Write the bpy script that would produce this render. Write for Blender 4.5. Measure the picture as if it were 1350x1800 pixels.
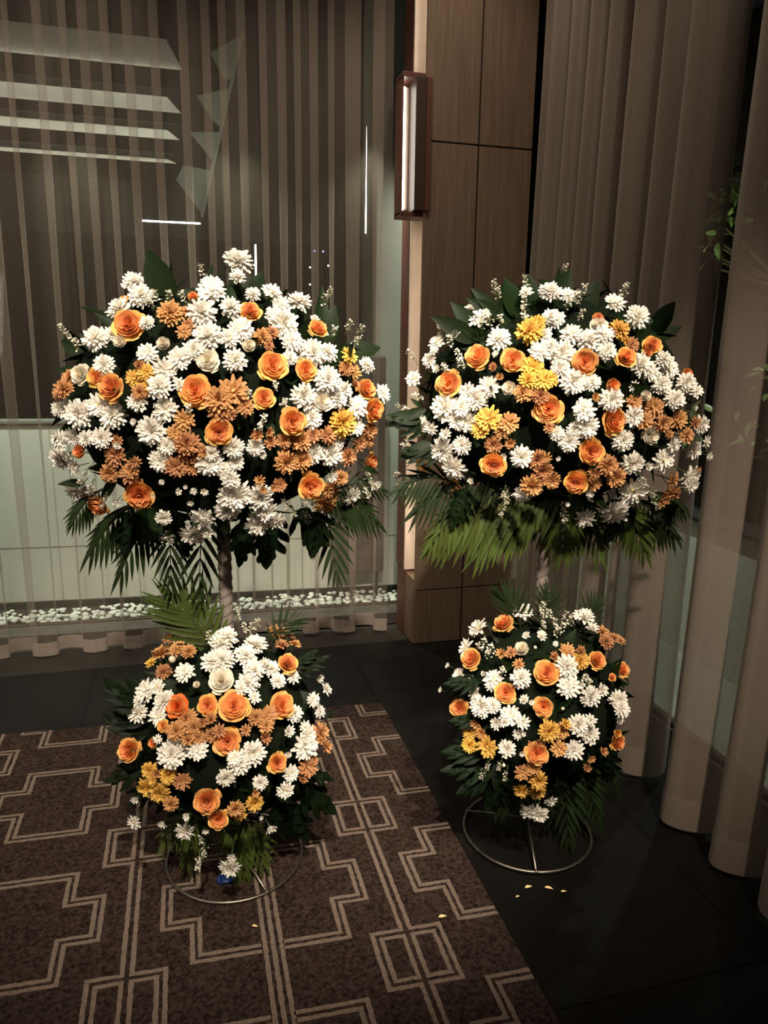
import bpy, math, random
from mathutils import Vector, Matrix, Quaternion
random.seed(7)
PI = math.pi
sc = bpy.context.scene
for o in list(bpy.data.objects): bpy.data.objects.remove(o)
col = sc.collection

# ------------------------------------------------------------------ camera
F = 1290.0; CX, CY = 675.0, 900.0; CAMP = Vector((0, 0, 1.6))
_d = Vector((600 - CX, 6650 - CY, F)).normalized()
_y = Vector((321 - CX, 606 - CY, F)).normalized()
_y = (_y - _d * _y.dot(_d)).normalized()
_x = _d.cross(_y)
if _x.x < 0: _x = -_x
RW = Matrix((_x, _y, -_d))                       # camera (right, down, forward) -> world
cd = bpy.data.cameras.new('camera'); cam = bpy.data.objects.new('camera', cd); col.objects.link(cam)
cR = RW @ Vector((1, 0, 0)); cU = RW @ Vector((0, -1, 0)); cB = RW @ Vector((0, 0, -1))
cam.matrix_world = Matrix(((cR.x, cU.x, cB.x, CAMP.x), (cR.y, cU.y, cB.y, CAMP.y), (cR.z, cU.z, cB.z, CAMP.z), (0, 0, 0, 1)))
cd.sensor_fit = 'HORIZONTAL'; cd.sensor_width = 36; cd.lens = F * 36 / 1350; cd.clip_start = .05
sc.camera = cam

# ------------------------------------------------------------------ world, lights, exposure
w = bpy.data.worlds.new('world'); sc.world = w; w.use_nodes = True
w.node_tree.nodes['Background'].inputs[0].default_value = (.55, .6, .7, 1)
w.node_tree.nodes['Background'].inputs[1].default_value = .006
sc.view_settings.view_transform = 'Standard'; sc.view_settings.look = 'None'
sc.view_settings.exposure = 0.0; sc.view_settings.gamma = 1; sc.view_settings.use_curve_mapping = False

def light(kind, loc, target, power, color, size=.1, sizey=None, angle=None, blend=.6):
    l = bpy.data.lights.new('lamp_or_fill', kind); l.energy = power; l.color = color  # shared by room and garden lamps and added fill lights
    if kind == 'AREA':
        l.size = size
        if sizey: l.shape = 'RECTANGLE'; l.size_y = sizey
    else: l.shadow_soft_size = size
    if kind == 'SPOT': l.spot_size = math.radians(angle); l.spot_blend = blend
    o = bpy.data.objects.new('lamp_or_fill_light', l); col.objects.link(o)
    o.location = loc; o.rotation_euler = (Vector(target) - Vector(loc)).to_track_quat('-Z', 'Y').to_euler()
    return o
WARM = (1, .86, .70)
light('SPOT', (-.10, -.75, 3.8), (.12, 2.1, .98), 900, WARM, .06, angle=36, blend=.75)      # downlights aimed at the stands
light('SPOT', (.75, -.70, 3.8), (.97, 1.95, 1.0), 800, WARM, .06, angle=33, blend=.8)
light('SPOT', (-.5, 1.2, 3.85), (.0, 2.1, 1.6), 110, WARM, .05, angle=50, blend=.8)
light('AREA', (-2.75, -.6, 1.9), (.1, 2.6, .9), 20, WARM, .9)                            # added low fill for the pole and undersides
light('AREA', (-2.3, 2.2, 3.7), (-.6, 3.9, 1.5), 24, WARM, .4)
for _x in (-1.3, -.45, .5): light('SPOT', (_x, 2.95, 3.86), (_x + .1, 3.95, 1.2), 60, WARM, .03, angle=80, blend=1)   # added spots that brighten the front curtain
light('SPOT', (1.15, 3.05, 3.85), (1.40, 3.6, 1.6), 42, WARM, .03, angle=90, blend=1)
light('SPOT', (.9, 1.9, 3.86), (1.75, 2.5, 1.6), 30, WARM, .04, angle=80, blend=1)
for _i in range(7): light('SPOT', (-2.6 + .72 * _i, 4.30 - .06 * _i, 2.7), (-2.6 + .72 * _i, 4.72, .45), 95, (.90, 1, .83), .02, angle=110, blend=1)   # garden wall washers outside the glass
for _i in range(3): light('SPOT', (2.2, 1.4 + 1.1 * _i, 2.6), (2.62, 1.4 + 1.1 * _i, .3), 85, (.95, 1, .86), .02, angle=95, blend=1)
light('SPOT', (2.3, 3.1, 1.3), (2.75, 3.0, 2.5), 60, (.9, 1, .7), .03, angle=80)           # garden spot under the tree

# ------------------------------------------------------------------ helpers
def ray(px, py): return (RW @ Vector((px - CX, py - CY, F)))
def at(px, py, val, axis=1):
    d = ray(px, py); t = (val - CAMP[axis]) / d[axis]; return CAMP + d * t
def zc(p): return (p - CAMP).dot(RW @ Vector((0, 0, 1)))
def ext(px, py, T, back=.05):                                     # point on the floral ball seen at this pixel
    c, r = T['c'], T['r']; d = ray(px, py).normalized(); o = CAMP - c
    S = lambda v: Vector((v.x / r[0], v.y / r[1], v.z / r[2]))
    oo, dd = S(o), S(d); A = dd.dot(dd); B = oo.dot(dd); C_ = oo.dot(oo) - 1; D = B * B - A * C_
    t = (-B - math.sqrt(D)) / A if D > 0 else -B / A
    p = CAMP + d * t
    n = Vector(((p.x - c.x) / r[0] ** 2, (p.y - c.y) / r[1] ** 2, (p.z - c.z) / r[2] ** 2)).normalized()
    return p, n

def mat(name, color, rough=.6, spec=.3, rnd=0, noise=None, bump=None, trans=0, metal=0, sheen=0):
    m = bpy.data.materials.new(name); m.use_nodes = True; nt = m.node_tree; b = nt.nodes['Principled BSDF']
    b.inputs['Roughness'].default_value = rough; b.inputs['Specular IOR Level'].default_value = spec
    b.inputs['Metallic'].default_value = metal
    if sheen: b.inputs['Sheen Weight'].default_value = sheen
    src = None; c = (*color, 1); b.inputs['Base Color'].default_value = c
    if noise:
        scale, c2, stretch, contrast = noise
        tc = nt.nodes.new('ShaderNodeTexCoord'); mp = nt.nodes.new('ShaderNodeMapping'); mp.inputs['Scale'].default_value = stretch
        nz = nt.nodes.new('ShaderNodeTexNoise'); nz.inputs['Scale'].default_value = scale; nz.inputs['Detail'].default_value = 5
        rp = nt.nodes.new('ShaderNodeValToRGB'); rp.color_ramp.elements[0].position = .5 - contrast; rp.color_ramp.elements[1].position = .5 + contrast
        rp.color_ramp.elements[0].color = c; rp.color_ramp.elements[1].color = (*c2, 1)
        nt.links.new(tc.outputs['Object'], mp.inputs[0]); nt.links.new(mp.outputs[0], nz.inputs['Vector']); nt.links.new(nz.outputs[0], rp.inputs[0])
        nt.links.new(rp.outputs[0], b.inputs['Base Color']); src = rp.outputs[0]
        if bump:
            bp = nt.nodes.new('ShaderNodeBump'); bp.inputs['Strength'].default_value = bump; bp.inputs['Distance'].default_value = .003
            nt.links.new(nz.outputs[0], bp.inputs['Height']); nt.links.new(bp.outputs[0], b.inputs['Normal'])
    if rnd:
        oi = nt.nodes.new('ShaderNodeObjectInfo'); hs = nt.nodes.new('ShaderNodeHueSaturation')
        mr = nt.nodes.new('ShaderNodeMapRange'); mr.inputs[3].default_value = 1 - rnd; mr.inputs[4].default_value = 1 + rnd
        mh = nt.nodes.new('ShaderNodeMapRange'); mh.inputs[3].default_value = .5 - rnd * .06; mh.inputs[4].default_value = .5 + rnd * .06
        nt.links.new(oi.outputs['Random'], mr.inputs[0]); nt.links.new(oi.outputs['Random'], mh.inputs[0])
        nt.links.new(mr.outputs[0], hs.inputs['Value']); nt.links.new(mh.outputs[0], hs.inputs['Hue'])
        if src: nt.links.new(src, hs.inputs['Color'])
        else: hs.inputs['Color'].default_value = c
        nt.links.new(hs.outputs[0], b.inputs['Base Color']); src = hs.outputs[0]
    if trans:
        tr = nt.nodes.new('ShaderNodeBsdfTranslucent'); mx = nt.nodes.new('ShaderNodeMixShader'); mx.inputs[0].default_value = trans
        if src: nt.links.new(src, tr.inputs[0])
        else: tr.inputs[0].default_value = c
        nt.links.new(b.outputs[0], mx.inputs[1]); nt.links.new(tr.outputs[0], mx.inputs[2])
        nt.links.new(mx.outputs[0], nt.nodes['Material Output'].inputs[0])
    return m
def emis(name, color, s):
    m = bpy.data.materials.new(name); m.use_nodes = True; nt = m.node_tree
    e = nt.nodes.new('ShaderNodeEmission'); e.inputs[0].default_value = (*color, 1); e.inputs[1].default_value = s
    nt.links.new(e.outputs[0], nt.nodes['Material Output'].inputs[0]); return m
def sheer(name, color, alpha, weave):
    m = bpy.data.materials.new(name); m.use_nodes = True; nt = m.node_tree; N = nt.nodes; L = nt.links
    b = N['Principled BSDF']; b.inputs['Roughness'].default_value = .5; b.inputs['Specular IOR Level'].default_value = .35
    b.inputs['Base Color'].default_value = (*color, 1); b.inputs['Sheen Weight'].default_value = .15
    tl = N.new('ShaderNodeBsdfTranslucent'); tl.inputs[0].default_value = (*color, 1)
    m1 = N.new('ShaderNodeMixShader'); m1.inputs[0].default_value = .22
    tp = N.new('ShaderNodeBsdfTransparent'); m2 = N.new('ShaderNodeMixShader')
    # woven gauze: threads cover more of the view the more obliquely the cloth is seen (cover = 1 - (1 - a) ^ (1 / cos))
    lw = N.new('ShaderNodeLayerWeight'); lw.inputs[0].default_value = .5
    ops = []
    for op, i0, v0, v1 in (('SUBTRACT', 0, 1.0, None), ('MAXIMUM', 1, None, .16), ('DIVIDE', 0, 1.0, None), ('POWER', 0, 1 - alpha, None), ('SUBTRACT', 0, 1.0, None)):
        q = N.new('ShaderNodeMath'); q.operation = op
        if v0 is not None: q.inputs[0].default_value = v0
        if v1 is not None: q.inputs[1].default_value = v1
        ops.append(q)
    L.new(lw.outputs['Facing'], ops[0].inputs[1]); L.new(ops[0].outputs[0], ops[1].inputs[0]); L.new(ops[1].outputs[0], ops[2].inputs[1])
    L.new(ops[2].outputs[0], ops[3].inputs[1]); L.new(ops[3].outputs[0], ops[4].inputs[1]); L.new(ops[4].outputs[0], m2.inputs[0])
    tc = N.new('ShaderNodeTexCoord'); wv = N.new('ShaderNodeTexWave'); wv.inputs['Scale'].default_value = weave; wv.inputs['Distortion'].default_value = 3
    wv.bands_direction = 'Z'; wv.inputs['Detail'].default_value = 2
    bp = N.new('ShaderNodeBump'); bp.inputs['Strength'].default_value = .12; bp.inputs['Distance'].default_value = .004
    L.new(tc.outputs['Object'], wv.inputs[0]); L.new(wv.outputs[0], bp.inputs['Height']); L.new(bp.outputs[0], b.inputs['Normal'])
    L.new(b.outputs[0], m1.inputs[1]); L.new(tl.outputs[0], m1.inputs[2]); L.new(tp.outputs[0], m2.inputs[1]); L.new(m1.outputs[0], m2.inputs[2])
    L.new(m2.outputs[0], N['Material Output'].inputs[0]); return m
def glassmat():
    m = bpy.data.materials.new('pane_glass'); m.use_nodes = True; nt = m.node_tree; N = nt.nodes; L = nt.links
    tp = N.new('ShaderNodeBsdfTransparent'); gl = N.new('ShaderNodeBsdfGlossy'); gl.inputs['Roughness'].default_value = .02
    gl.inputs[0].default_value = (.9, .95, .9, 1)
    fr = N.new('ShaderNodeFresnel'); fr.inputs[0].default_value = 1.5; mx = N.new('ShaderNodeMixShader')
    ge = N.new('ShaderNodeNewGeometry'); mt = N.new('ShaderNodeMath'); mt.operation = 'MULTIPLY'; iv = N.new('ShaderNodeMath'); iv.operation = 'SUBTRACT'; iv.inputs[0].default_value = 1
    L.new(ge.outputs['Backfacing'], iv.inputs[1]); L.new(fr.outputs[0], mt.inputs[0]); L.new(iv.outputs[0], mt.inputs[1])
    L.new(mt.outputs[0], mx.inputs[0]); L.new(tp.outputs[0], mx.inputs[1]); L.new(gl.outputs[0], mx.inputs[2])
    L.new(mx.outputs[0], N['Material Output'].inputs[0]); return m

M = dict(
    white=mat('white_petal', (.86, .82, .74), .55, .3, .05, trans=.22),
    cream=mat('cream_petal', (.84, .77, .62), .5, .3, .05, trans=.25),
    amber=mat('amber_petal', (.55, .28, .115), .55, .3, .16, trans=.2),
    yellow=mat('yellow_petal', (.74, .46, .10), .55, .3, .10, trans=.2),
    rose=mat('rose_orange_petal', (.86, .39, .125), .5, .3, .10, trans=.25),
    roseout=mat('rose_outer_petal', (.86, .48, .145), .5, .3, .10, trans=.25),
    roseheart=mat('rose_heart_petal', (.85, .35, .13), .5, .3, .12, trans=.2),
    deep=mat('rose_deep_petal', (.82, .20, .04), .5, .3, .05, trans=.2),
    disc=mat('flower_disc', (.74, .62, .22), .8, .1),
    bud=mat('bud_green', (.55, .58, .33), .6, .2),
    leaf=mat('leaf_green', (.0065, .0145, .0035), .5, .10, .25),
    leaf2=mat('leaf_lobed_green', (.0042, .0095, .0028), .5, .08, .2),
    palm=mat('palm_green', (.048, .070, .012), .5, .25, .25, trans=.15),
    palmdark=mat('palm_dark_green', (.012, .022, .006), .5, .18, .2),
    stem=mat('stem_green', (.05, .09, .03), .6, .3),
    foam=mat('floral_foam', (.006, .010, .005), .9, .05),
    statice=mat('statice_floret', (.72, .68, .56), .7, .2, .06, trans=.15),
    staticegreen=mat('statice_stem', (.10, .14, .06), .7, .2),
    metal=mat('brushed_steel', (.30, .27, .23), .42, .5, metal=1, noise=(40, (.17, .15, .12), (1, 1, 1), .3)),
    ribbon=mat('brown_satin_wrap', (.20, .165, .14), .36, .5),
    carpet=mat('carpet_pile', (.011, .007, .0055), 1, .03, noise=(95, (.048, .032, .026), (1, 1, 1), .17), bump=.6),
    line=mat('carpet_line', (.10, .074, .058), 1, .03, noise=(140, (.20, .152, .122), (1, 1, 1), .25), bump=.5),
    tile=mat('dark_slate_tile', (.0032, .0028, .0021), .5, .15, .06, noise=(7, (.006, .0052, .004), (1, 1, 1), .3)),
    grout=mat('tile_grout', (.03, .025, .02), .9, .1),
    oak=mat('panel_oak', (.135, .088, .058), .55, .25, .05, noise=(5, (.20, .135, .09), (14, 14, .8), .25)),
    red=mat('mahogany_trim', (.085, .032, .022), .45, .3, noise=(6, (.13, .05, .034), (9, 9, .6), .3)),
    pale=mat('pale_reveal', (.62, .52, .43), .6, .3, noise=(5, (.50, .41, .33), (9, 9, .6), .3)),
    black=mat('black_recess', (.006, .005, .004), .9, .05),
    dark=mat('dark_wood', (.045, .026, .018), .5, .3),
    marble=mat('pale_stone', (.58, .59, .50), .7, .2, noise=(2.2, (.49, .50, .42), (1, 1, 1), .3)),
    curb=mat('grey_stone_kerb', (.035, .030, .026), .6, .2, noise=(14, (.07, .062, .053), (1, 1, 1), .2)),
    pebble=mat('white_pebble', (.62, .64, .56), .6, .3, .2),
    soil=mat('dark_gravel', (.03, .03, .025), .9, .1),
    plaster=mat('room_plaster', (.16, .13, .10), .8, .1),
    concrete=mat('outdoor_concrete', (.20, .21, .17), .85, .1, noise=(4, (.15, .155, .13), (1, 1, 1), .3)),
    night=mat('dark_cladding', (.02, .022, .018), .8, .1),
    sheerL=sheer('sheer_taupe_left', (.44, .355, .285), .17, 90),
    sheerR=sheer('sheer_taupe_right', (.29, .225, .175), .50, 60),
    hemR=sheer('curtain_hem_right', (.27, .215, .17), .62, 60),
    hem=sheer('curtain_hem', (.46, .37, .31), .62, 60),
    glass=glassmat(),
    led=emis('warm_led', (1, .82, .62), 22), ledw=emis('white_led', (1, .93, .82), 14), ledcool=emis('cool_led', (1, .98, .85), 17),
    dotblue=emis('blue_lamp', (.35, .3, 1), 3), dotwhite=emis('small_white_lamp', (.8, .95, 1), 4),
    treeleaf=mat('tree_leaf', (.11, .17, .045), .4, .5, .4, trans=.2), bark=mat('bark', (.05, .035, .022), .9, .1),
    blue=mat('blue_plastic', (.006, .02, .09), .4, .4), petal=mat('fallen_petal', (.86, .66, .30), .6, .2, .08),
)

def mesh(name, vs, fs, m, smooth=True):
    me = bpy.data.meshes.new(name); me.from_pydata([tuple(v) for v in vs], [], fs); me.materials.append(m)
    if smooth: me.polygons.foreach_set('use_smooth', [True] * len(me.polygons))
    me.update(); return me
def link(name, data, parent=None, mw=None):
    o = bpy.data.objects.new(name, data); col.objects.link(o)
    mw = mw or Matrix.Identity(4)
    if parent is not None: o.parent = parent; o.matrix_basis = parent_world(parent).inverted() @ mw
    else: o.matrix_basis = mw
    return o
def parent_world(o):
    m = o.matrix_basis.copy(); p = o.parent
    while p is not None: m = p.matrix_basis @ m; p = p.parent
    return m
def tag(o, label=None, cat=None, group=None, kind=None):
    if label: o['label'] = label
    if cat: o['category'] = cat
    if group: o['group'] = group
    if kind: o['kind'] = kind
    return o
def empty(name, loc, label, cat, group=None):
    o = bpy.data.objects.new(name, None); col.objects.link(o); o.location = loc; o.empty_display_size = .05
    o.matrix_basis = Matrix.Translation(loc); return tag(o, label, cat, group)

class MB:
    def __init__(s): s.v = []; s.f = []
    def add(s, vs, fs):
        n = len(s.v); s.v += [Vector(v) for v in vs]; s.f += [tuple(i + n for i in f) for f in fs]
    def box(s, a, b, sh=0):                                      # sh: y shifts by sh*x (walls slightly out of square)
        vs = [(x, y + sh * x, z) for z in (a[2], b[2]) for x, y in ((a[0], a[1]), (b[0], a[1]), (b[0], b[1]), (a[0], b[1]))]
        s.add(vs, [(3, 2, 1, 0), (4, 5, 6, 7), (0, 1, 5, 4), (1, 2, 6, 5), (2, 3, 7, 6), (3, 0, 4, 7)])
    def tube(s, pts, rad, n=8, closed=False):
        pts = [Vector(p) for p in pts]; k = len(pts); rs = rad if isinstance(rad, list) else [rad] * k
        base = len(s.v); up = None
        for i, p in enumerate(pts):
            a = pts[(i - 1) % k] if (closed or i > 0) else p; b = pts[(i + 1) % k] if (closed or i < k - 1) else p
            t = (b - a).normalized()
            if up is None: up = t.orthogonal().normalized()
            up = (up - t * up.dot(t)).normalized(); si = t.cross(up)
            for j in range(n):
                an = 2 * PI * j / n; s.v.append(p + (up * math.cos(an) + si * math.sin(an)) * rs[i])
        for i in range(k if closed else k - 1):
            for j in range(n):
                q = ((i + 1) % k) * n
                s.f.append((base + i * n + j, base + i * n + (j + 1) % n, base + q + (j + 1) % n, base + q + j))
        if not closed:
            s.f.append(tuple(base + j for j in range(n))[::-1]); s.f.append(tuple(base + (k - 1) * n + j for j in range(n)))
    def ball(s, c, r, nu=8, nv=5, sc_=(1, 1, 1)):
        base = len(s.v); c = Vector(c)
        for i in range(nv + 1):
            ph = PI * i / nv
            for j in range(nu):
                th = 2 * PI * j / nu
                s.v.append(c + Vector((math.sin(ph) * math.cos(th) * r * sc_[0], math.sin(ph) * math.sin(th) * r * sc_[1], math.cos(ph) * r * sc_[2])))
        for i in range(nv):
            for j in range(nu):
                s.f.append((base + i * nu + j, base + (i + 1) * nu + j, base + (i + 1) * nu + (j + 1) % nu, base + i * nu + (j + 1) % nu))
    def me(s, name, m, smooth=True): return mesh(name, s.v, s.f, m, smooth)
    def build(s, name, m, parent=None, smooth=True, mw=None): return link(name, s.me(name, m, smooth), parent, mw)
def boxobj(name, a, b, m, parent=None, sh=0, bevel=0):
    mb = MB(); mb.box(a, b, sh); o = mb.build(name, m, parent, smooth=False)
    if bevel:
        md = o.modifiers.new('bevel', 'BEVEL'); md.width = bevel; md.segments = 2
    return o

# ================================================================== SETTING
SH = -.045
CEIL = 3.9
floor = tag(boxobj('floor', (-3, -2.5, -.12), (1.98, 4.05, -.006), M['grout']), 'dark slate tiled floor', None, None, 'structure')
TX, TY = .645, .59
ti = []
for i in range(-5, 5):
    for j in range(-5, 5):
        x0 = -.49 + i * TX; y0 = 1.93 + (j - 2) * TY
        x1 = min(x0 + TX, 1.96); y1 = min(y0 + TY, 4.0); x0 = max(x0, -3)
        if x1 - x0 < .05 or y1 - y0 < .05 or y0 < -1.5: continue
        o = boxobj('tile', (x0 + .0012, y0 + .0012, -.0065), (x1 - .0012, y1 - .0012, random.uniform(-.0004, .0004)), M['tile'], floor, bevel=.001)
tag(boxobj('ceiling', (-3, -2.5, CEIL), (1.98, 4.4, CEIL + .1), M['plaster']), kind='structure')
tag(boxobj('wall_back', (-3, -2.6, 0), (1.98, -2.5, CEIL), M['plaster']), kind='structure')
tag(boxobj('wall_left', (-3.1, -2.5, 0), (-3, 4.4, CEIL), M['plaster']), kind='structure')
# front window: kerb, pane, frame
kerb = tag(boxobj('trim_1', (-3, 4.0, 0), (1.25, 4.14, .075), M['curb'], None, SH, .006), 'low grey stone kerb under the front window', None, None, 'structure')
wf = tag(boxobj('window_1', (-3, 4.165, .075), (1.9, 4.171, CEIL), M['glass'], None, SH), kind='structure')
for a, b in (((-3, 4.15, .0), (1.9, 4.19, .075)), ((-3, 4.15, 3.45), (1.9, 4.19, 3.49))):
    boxobj('window_rail', a, b, M['dark'], wf, SH)
# right window
wr = tag(boxobj('window_2', (1.99, -1.5, .0), (1.996, 4.05, CEIL), M['glass']), kind='structure')
boxobj('window_rail', (1.975, -1.5, 0), (2.01, 4.05, .03), M['dark'], wr)

# column clad in oak panels -------------------------------------------------
X0, X1, YF, YB = 1.160, 1.715, 3.62, 3.93
colm = tag(boxobj('wall_right', (1.25, 3.640, 0), (1.715, YB, CEIL), M['black']), 'oak panelled column between the two curtains', None, None, 'structure')
seam = 1.434; zs = [(0.004, .306), (.313, 2.560), (2.567, CEIL)]
for (z0, z1) in zs:
    for (a, b) in ((X0, seam - .005), (seam + .005, X1)):
        boxobj('panel', (a, YF, z0), (b, 3.640, z1), M['oak'], colm, bevel=.0015)
boxobj('side_panel', (1.154, 3.642, 0), (1.25, 3.782, .372), M['oak'], colm, bevel=.002)     # plinth side
boxobj('plinth_side_trim', (1.148, 3.784, 0), (1.25, YB, .385), M['red'], colm, bevel=.002)
boxobj('reveal', (1.144, 3.775, .387), (1.25, 3.790, CEIL), M['pale'], colm)
boxobj('side_board', (1.142, 3.792, .387), (1.25, YB, CEIL), M['red'], colm)
# led strips hidden behind the edge of the panels
for (a, b) in ((.40, 2.20), (2.88, 3.85)):
    boxobj('led_strip', (1.205, 3.644, a), (1.212, 3.650, b), M['led'], colm)
boxobj('gap_shade_strip', (1.715, YF + .02, 0), (1.735, YB, CEIL), M['black'], colm)  # black strip put in for the shaded gap beside the curtain
# wall lamp on the column's left edge
sc_ = empty('wall_lamp', (1.11, 3.70, 2.24), 'tall dark brown box wall lamp glowing white at its left side, on the oak column', 'wall lamp')
z0, z1 = 2.236, 2.848
boxobj('back_plate', (1.050, 3.745, z0), (1.178, 3.765, z1), M['red'], sc_, bevel=.002)
boxobj('cover', (1.108, 3.612, z0 + .012), (1.160, 3.742, z1 - .012), M['dark'], sc_, bevel=.002)
boxobj('cover_edge', (1.161, 3.606, z0 + .012), (1.183, 3.744, z1 - .012), M['red'], sc_, bevel=.002)
boxobj('side_frame', (1.050, 3.66, z0), (1.061, 3.744, z1), M['red'], sc_, bevel=.001)
boxobj('end_cap', (1.050, 3.640, z0 - .012), (1.183, 3.765, z0 + .010), M['red'], sc_, bevel=.002)
boxobj('end_cap', (1.050, 3.640, z1 - .010), (1.183, 3.765, z1 + .012), M['red'], sc_, bevel=.002)
boxobj('light_tube', (1.063, 3.715, z0 + .03), (1.084, 3.736, z1 - .03), M['ledw'], sc_)
boxobj('diffuser', (1.084, 3.722, z0 + .03), (1.106, 3.740, z1 - .03), M['pale'], sc_)

# ------------------------------------------------------------------ curtains
def cloth(name, pts_fn, nu, zs_, m, hem_m, hemz, parent=None):
    vs = []; fs = []; hs = []
    for z in zs_:
        for i in range(nu + 1): vs.append(pts_fn(i / nu, z))
    W = nu + 1
    for r in range(len(zs_) - 1):
        for i in range(nu): fs.append((r * W + i, r * W + i + 1, (r + 1) * W + i + 1, (r + 1) * W + i))
    me = mesh(name, vs, fs, m); o = link(name, me, parent)
    return o
ZS = [.012, .05, .10, .15, .25, .4, .6, .8, 1.0, 1.3, 1.6, 2.0, 2.4, 2.8, 3.2, 3.6, 3.88]
rc = random.Random(11)
# left curtain: a phase table gives each pleat its own width and depth
wid = []
s = -2.55
while s < 1.10:
    wdt = rc.choice([.15, .17, .20, .22, .26, .30]); wid.append((s, wdt, rc.uniform(.7, 1.15), rc.uniform(-1, 1))); s += wdt
SEND = s
def leftpt(u, z):
    s = -2.55 + u * (SEND + 2.55)
    k = 0
    for i, wv in enumerate(wid):
        if wv[0] <= s: k = i
    a0, wd, amp, jit = wid[k]; t = (s - a0) / wd; ph = 2 * PI * t
    lo = 1 - min(z / 2.6, 1); A = (.030 + .014 * lo) * (wd / .2) ** .6 * (.8 + .2 * amp)
    b = wd * (.235 - .11 * lo) * min(amp, 1.05)
    x = s + b * math.sin(2 * ph) + .014 * lo * jit * math.sin(PI * t) ** 2 + .010 * lo * math.sin(7 * s + 1.3)
    y = -A * math.cos(ph) * (1 + .0 * jit) + .010 * math.sin(3.1 * s) * lo
    x = 1.06 + (x - SEND)                                        # right edge of cloth at the gap beside the column
    return (x, 3.925 + SH * x + y, z + (.006 * math.sin(2.2 * s)))
lc = cloth('curtain', leftpt, 1500, ZS, M['sheerL'], M['hem'], .1)
tag(lc, 'wide pleated sheer taupe curtain behind the left flower stand', 'curtain')
def hemcopy(fn, nu, h, off, par, hm='hem'):
    zz = [.012, .03, .06, h]
    def g(u, z):
        p = Vector(fn(u, z)); return p + Vector(off)
    return cloth('hem', g, nu, zz, M[hm], None, 0, par)
hemcopy(leftpt, 1500, .085, (0, -.004, 0), lc)
# right curtain: ridges towards the room at given positions along the side window
RID = [(3.50, .05, .05), (3.36, .075, .07), (3.19, .07, .07), (3.03, .065, .07), (2.90, .06, .06), (2.655, .085, .09), (2.455, .075, .09),
       (2.25, .100, .12), (1.90, .105, .13), (1.66, .09, .12), (1.44, .10, .12), (1.2, .11, .12), (.95, .11, .12), (.7, .11, .12)]
def rightplan(rid):
    P = []
    for (yc, hw, am) in rid:
        P += [(yc + hw * .55, 0, am), (yc + hw * .95, .28, am), (yc + hw * .88, .62, am), (yc + hw * .5, .92, am), (yc, 1.05, am), (yc - hw * .5, .92, am),
              (yc - hw * .88, .62, am), (yc - hw * .95, .28, am), (yc - hw * .55, 0, am)]
    return P
def cr(p0, p1, p2, p3, t):
    return .5 * ((2 * p1) + (-p0 + p2) * t + (2 * p0 - 5 * p1 + 4 * p2 - p3) * t * t + (-p0 + 3 * p1 - 3 * p2 + p3) * t ** 3)
def rightfn(RP):
    def f(u, z):
        n = len(RP) - 1; q = u * n; k = min(int(q), n - 1); t = q - k
        g = lambda i: RP[max(0, min(n, i))]
        lo = 1 - min(z / 3.0, 1)
        Y = cr(g(k - 1)[0], g(k)[0], g(k + 1)[0], g(k + 2)[0], t)
        A = cr(*[g(k + d)[1] * g(k + d)[2] for d in (-1, 0, 1, 2)], t)
        return (1.765 - A * (1.25 + .30 * lo) - .03 * lo, Y + .012 * math.sin(5 * Y + 2 * z) * lo, z + .012)
    return f
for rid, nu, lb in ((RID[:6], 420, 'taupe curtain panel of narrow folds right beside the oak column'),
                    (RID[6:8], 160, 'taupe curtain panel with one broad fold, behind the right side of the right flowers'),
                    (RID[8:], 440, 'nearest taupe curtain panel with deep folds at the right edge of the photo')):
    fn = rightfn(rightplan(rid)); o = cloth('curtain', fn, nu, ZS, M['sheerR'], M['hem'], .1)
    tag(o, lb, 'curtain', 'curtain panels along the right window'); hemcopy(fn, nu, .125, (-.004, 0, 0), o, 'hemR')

# ------------------------------------------------------------------ outside the windows
gw = tag(boxobj('wall_front', (-4, 4.725, -.05), (2.3, 4.85, 1.13), M['marble'], None, -.077), 'pale lit garden wall outside the front window', None, None, 'structure')
for x in (-2.6, -1.7, -.8, .1, 1.0):
    boxobj('joint', (x, 4.7235, 0), (x + .0015, 4.726, 1.13), M['concrete'], gw, -.077)
boxobj('joint', (-4, 4.7235, .36), (2.3, 4.726, .364), M['concrete'], gw, -.077)
boxobj('coping', (-4, 4.71, 1.13), (2.3, 4.86, 1.145), M['concrete'], gw, -.077)
boxobj('foot_shadow_strip', (-4, 4.700, -.05), (2.3, 4.7245, .012), M['night'], gw, -.077)  # dark strip put in for the shadow at the wall foot
tag(boxobj('trim_2', (-4, 4.16, -.12), (2.0, 4.74, -.03), M['soil'], None, SH), 'dark gravel bed between window and garden wall', None, None, 'structure')
pb = []
for k in range(4):
    mb = MB(); mb.ball((0, 0, 0), 1, 7, 5, (1, random.uniform(.6, .8), random.uniform(.45, .6))); pb.append(mb.me('pebble', M['pebble']))
strip = empty('pebble_strip', (-.5, 4.3, -.03), 'strip of rounded white pebbles outside along the foot of the front window', 'pebbles')
rp = random.Random(3)
k = 0
for row in range(5):
    x = -1.5 + rp.uniform(0, .03)
    while x < 1.32 and k < 290:
        r = rp.uniform(.020, .034); y = 4.24 + row * .055 + rp.uniform(-.01, .01) + SH * x
        mw = Matrix.Translation((x, y, -.016 + row * .004 + rp.uniform(0, .02))) @ Matrix.Rotation(rp.uniform(0, PI), 4, 'Z') @ Matrix.Rotation(rp.uniform(-.4, .4), 4, 'X') @ Matrix.Scale(r, 4)
        link('pebble', pb[rp.randrange(4)], strip, mw); x += r * 1.9; k += 1
mb = MB()
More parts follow.
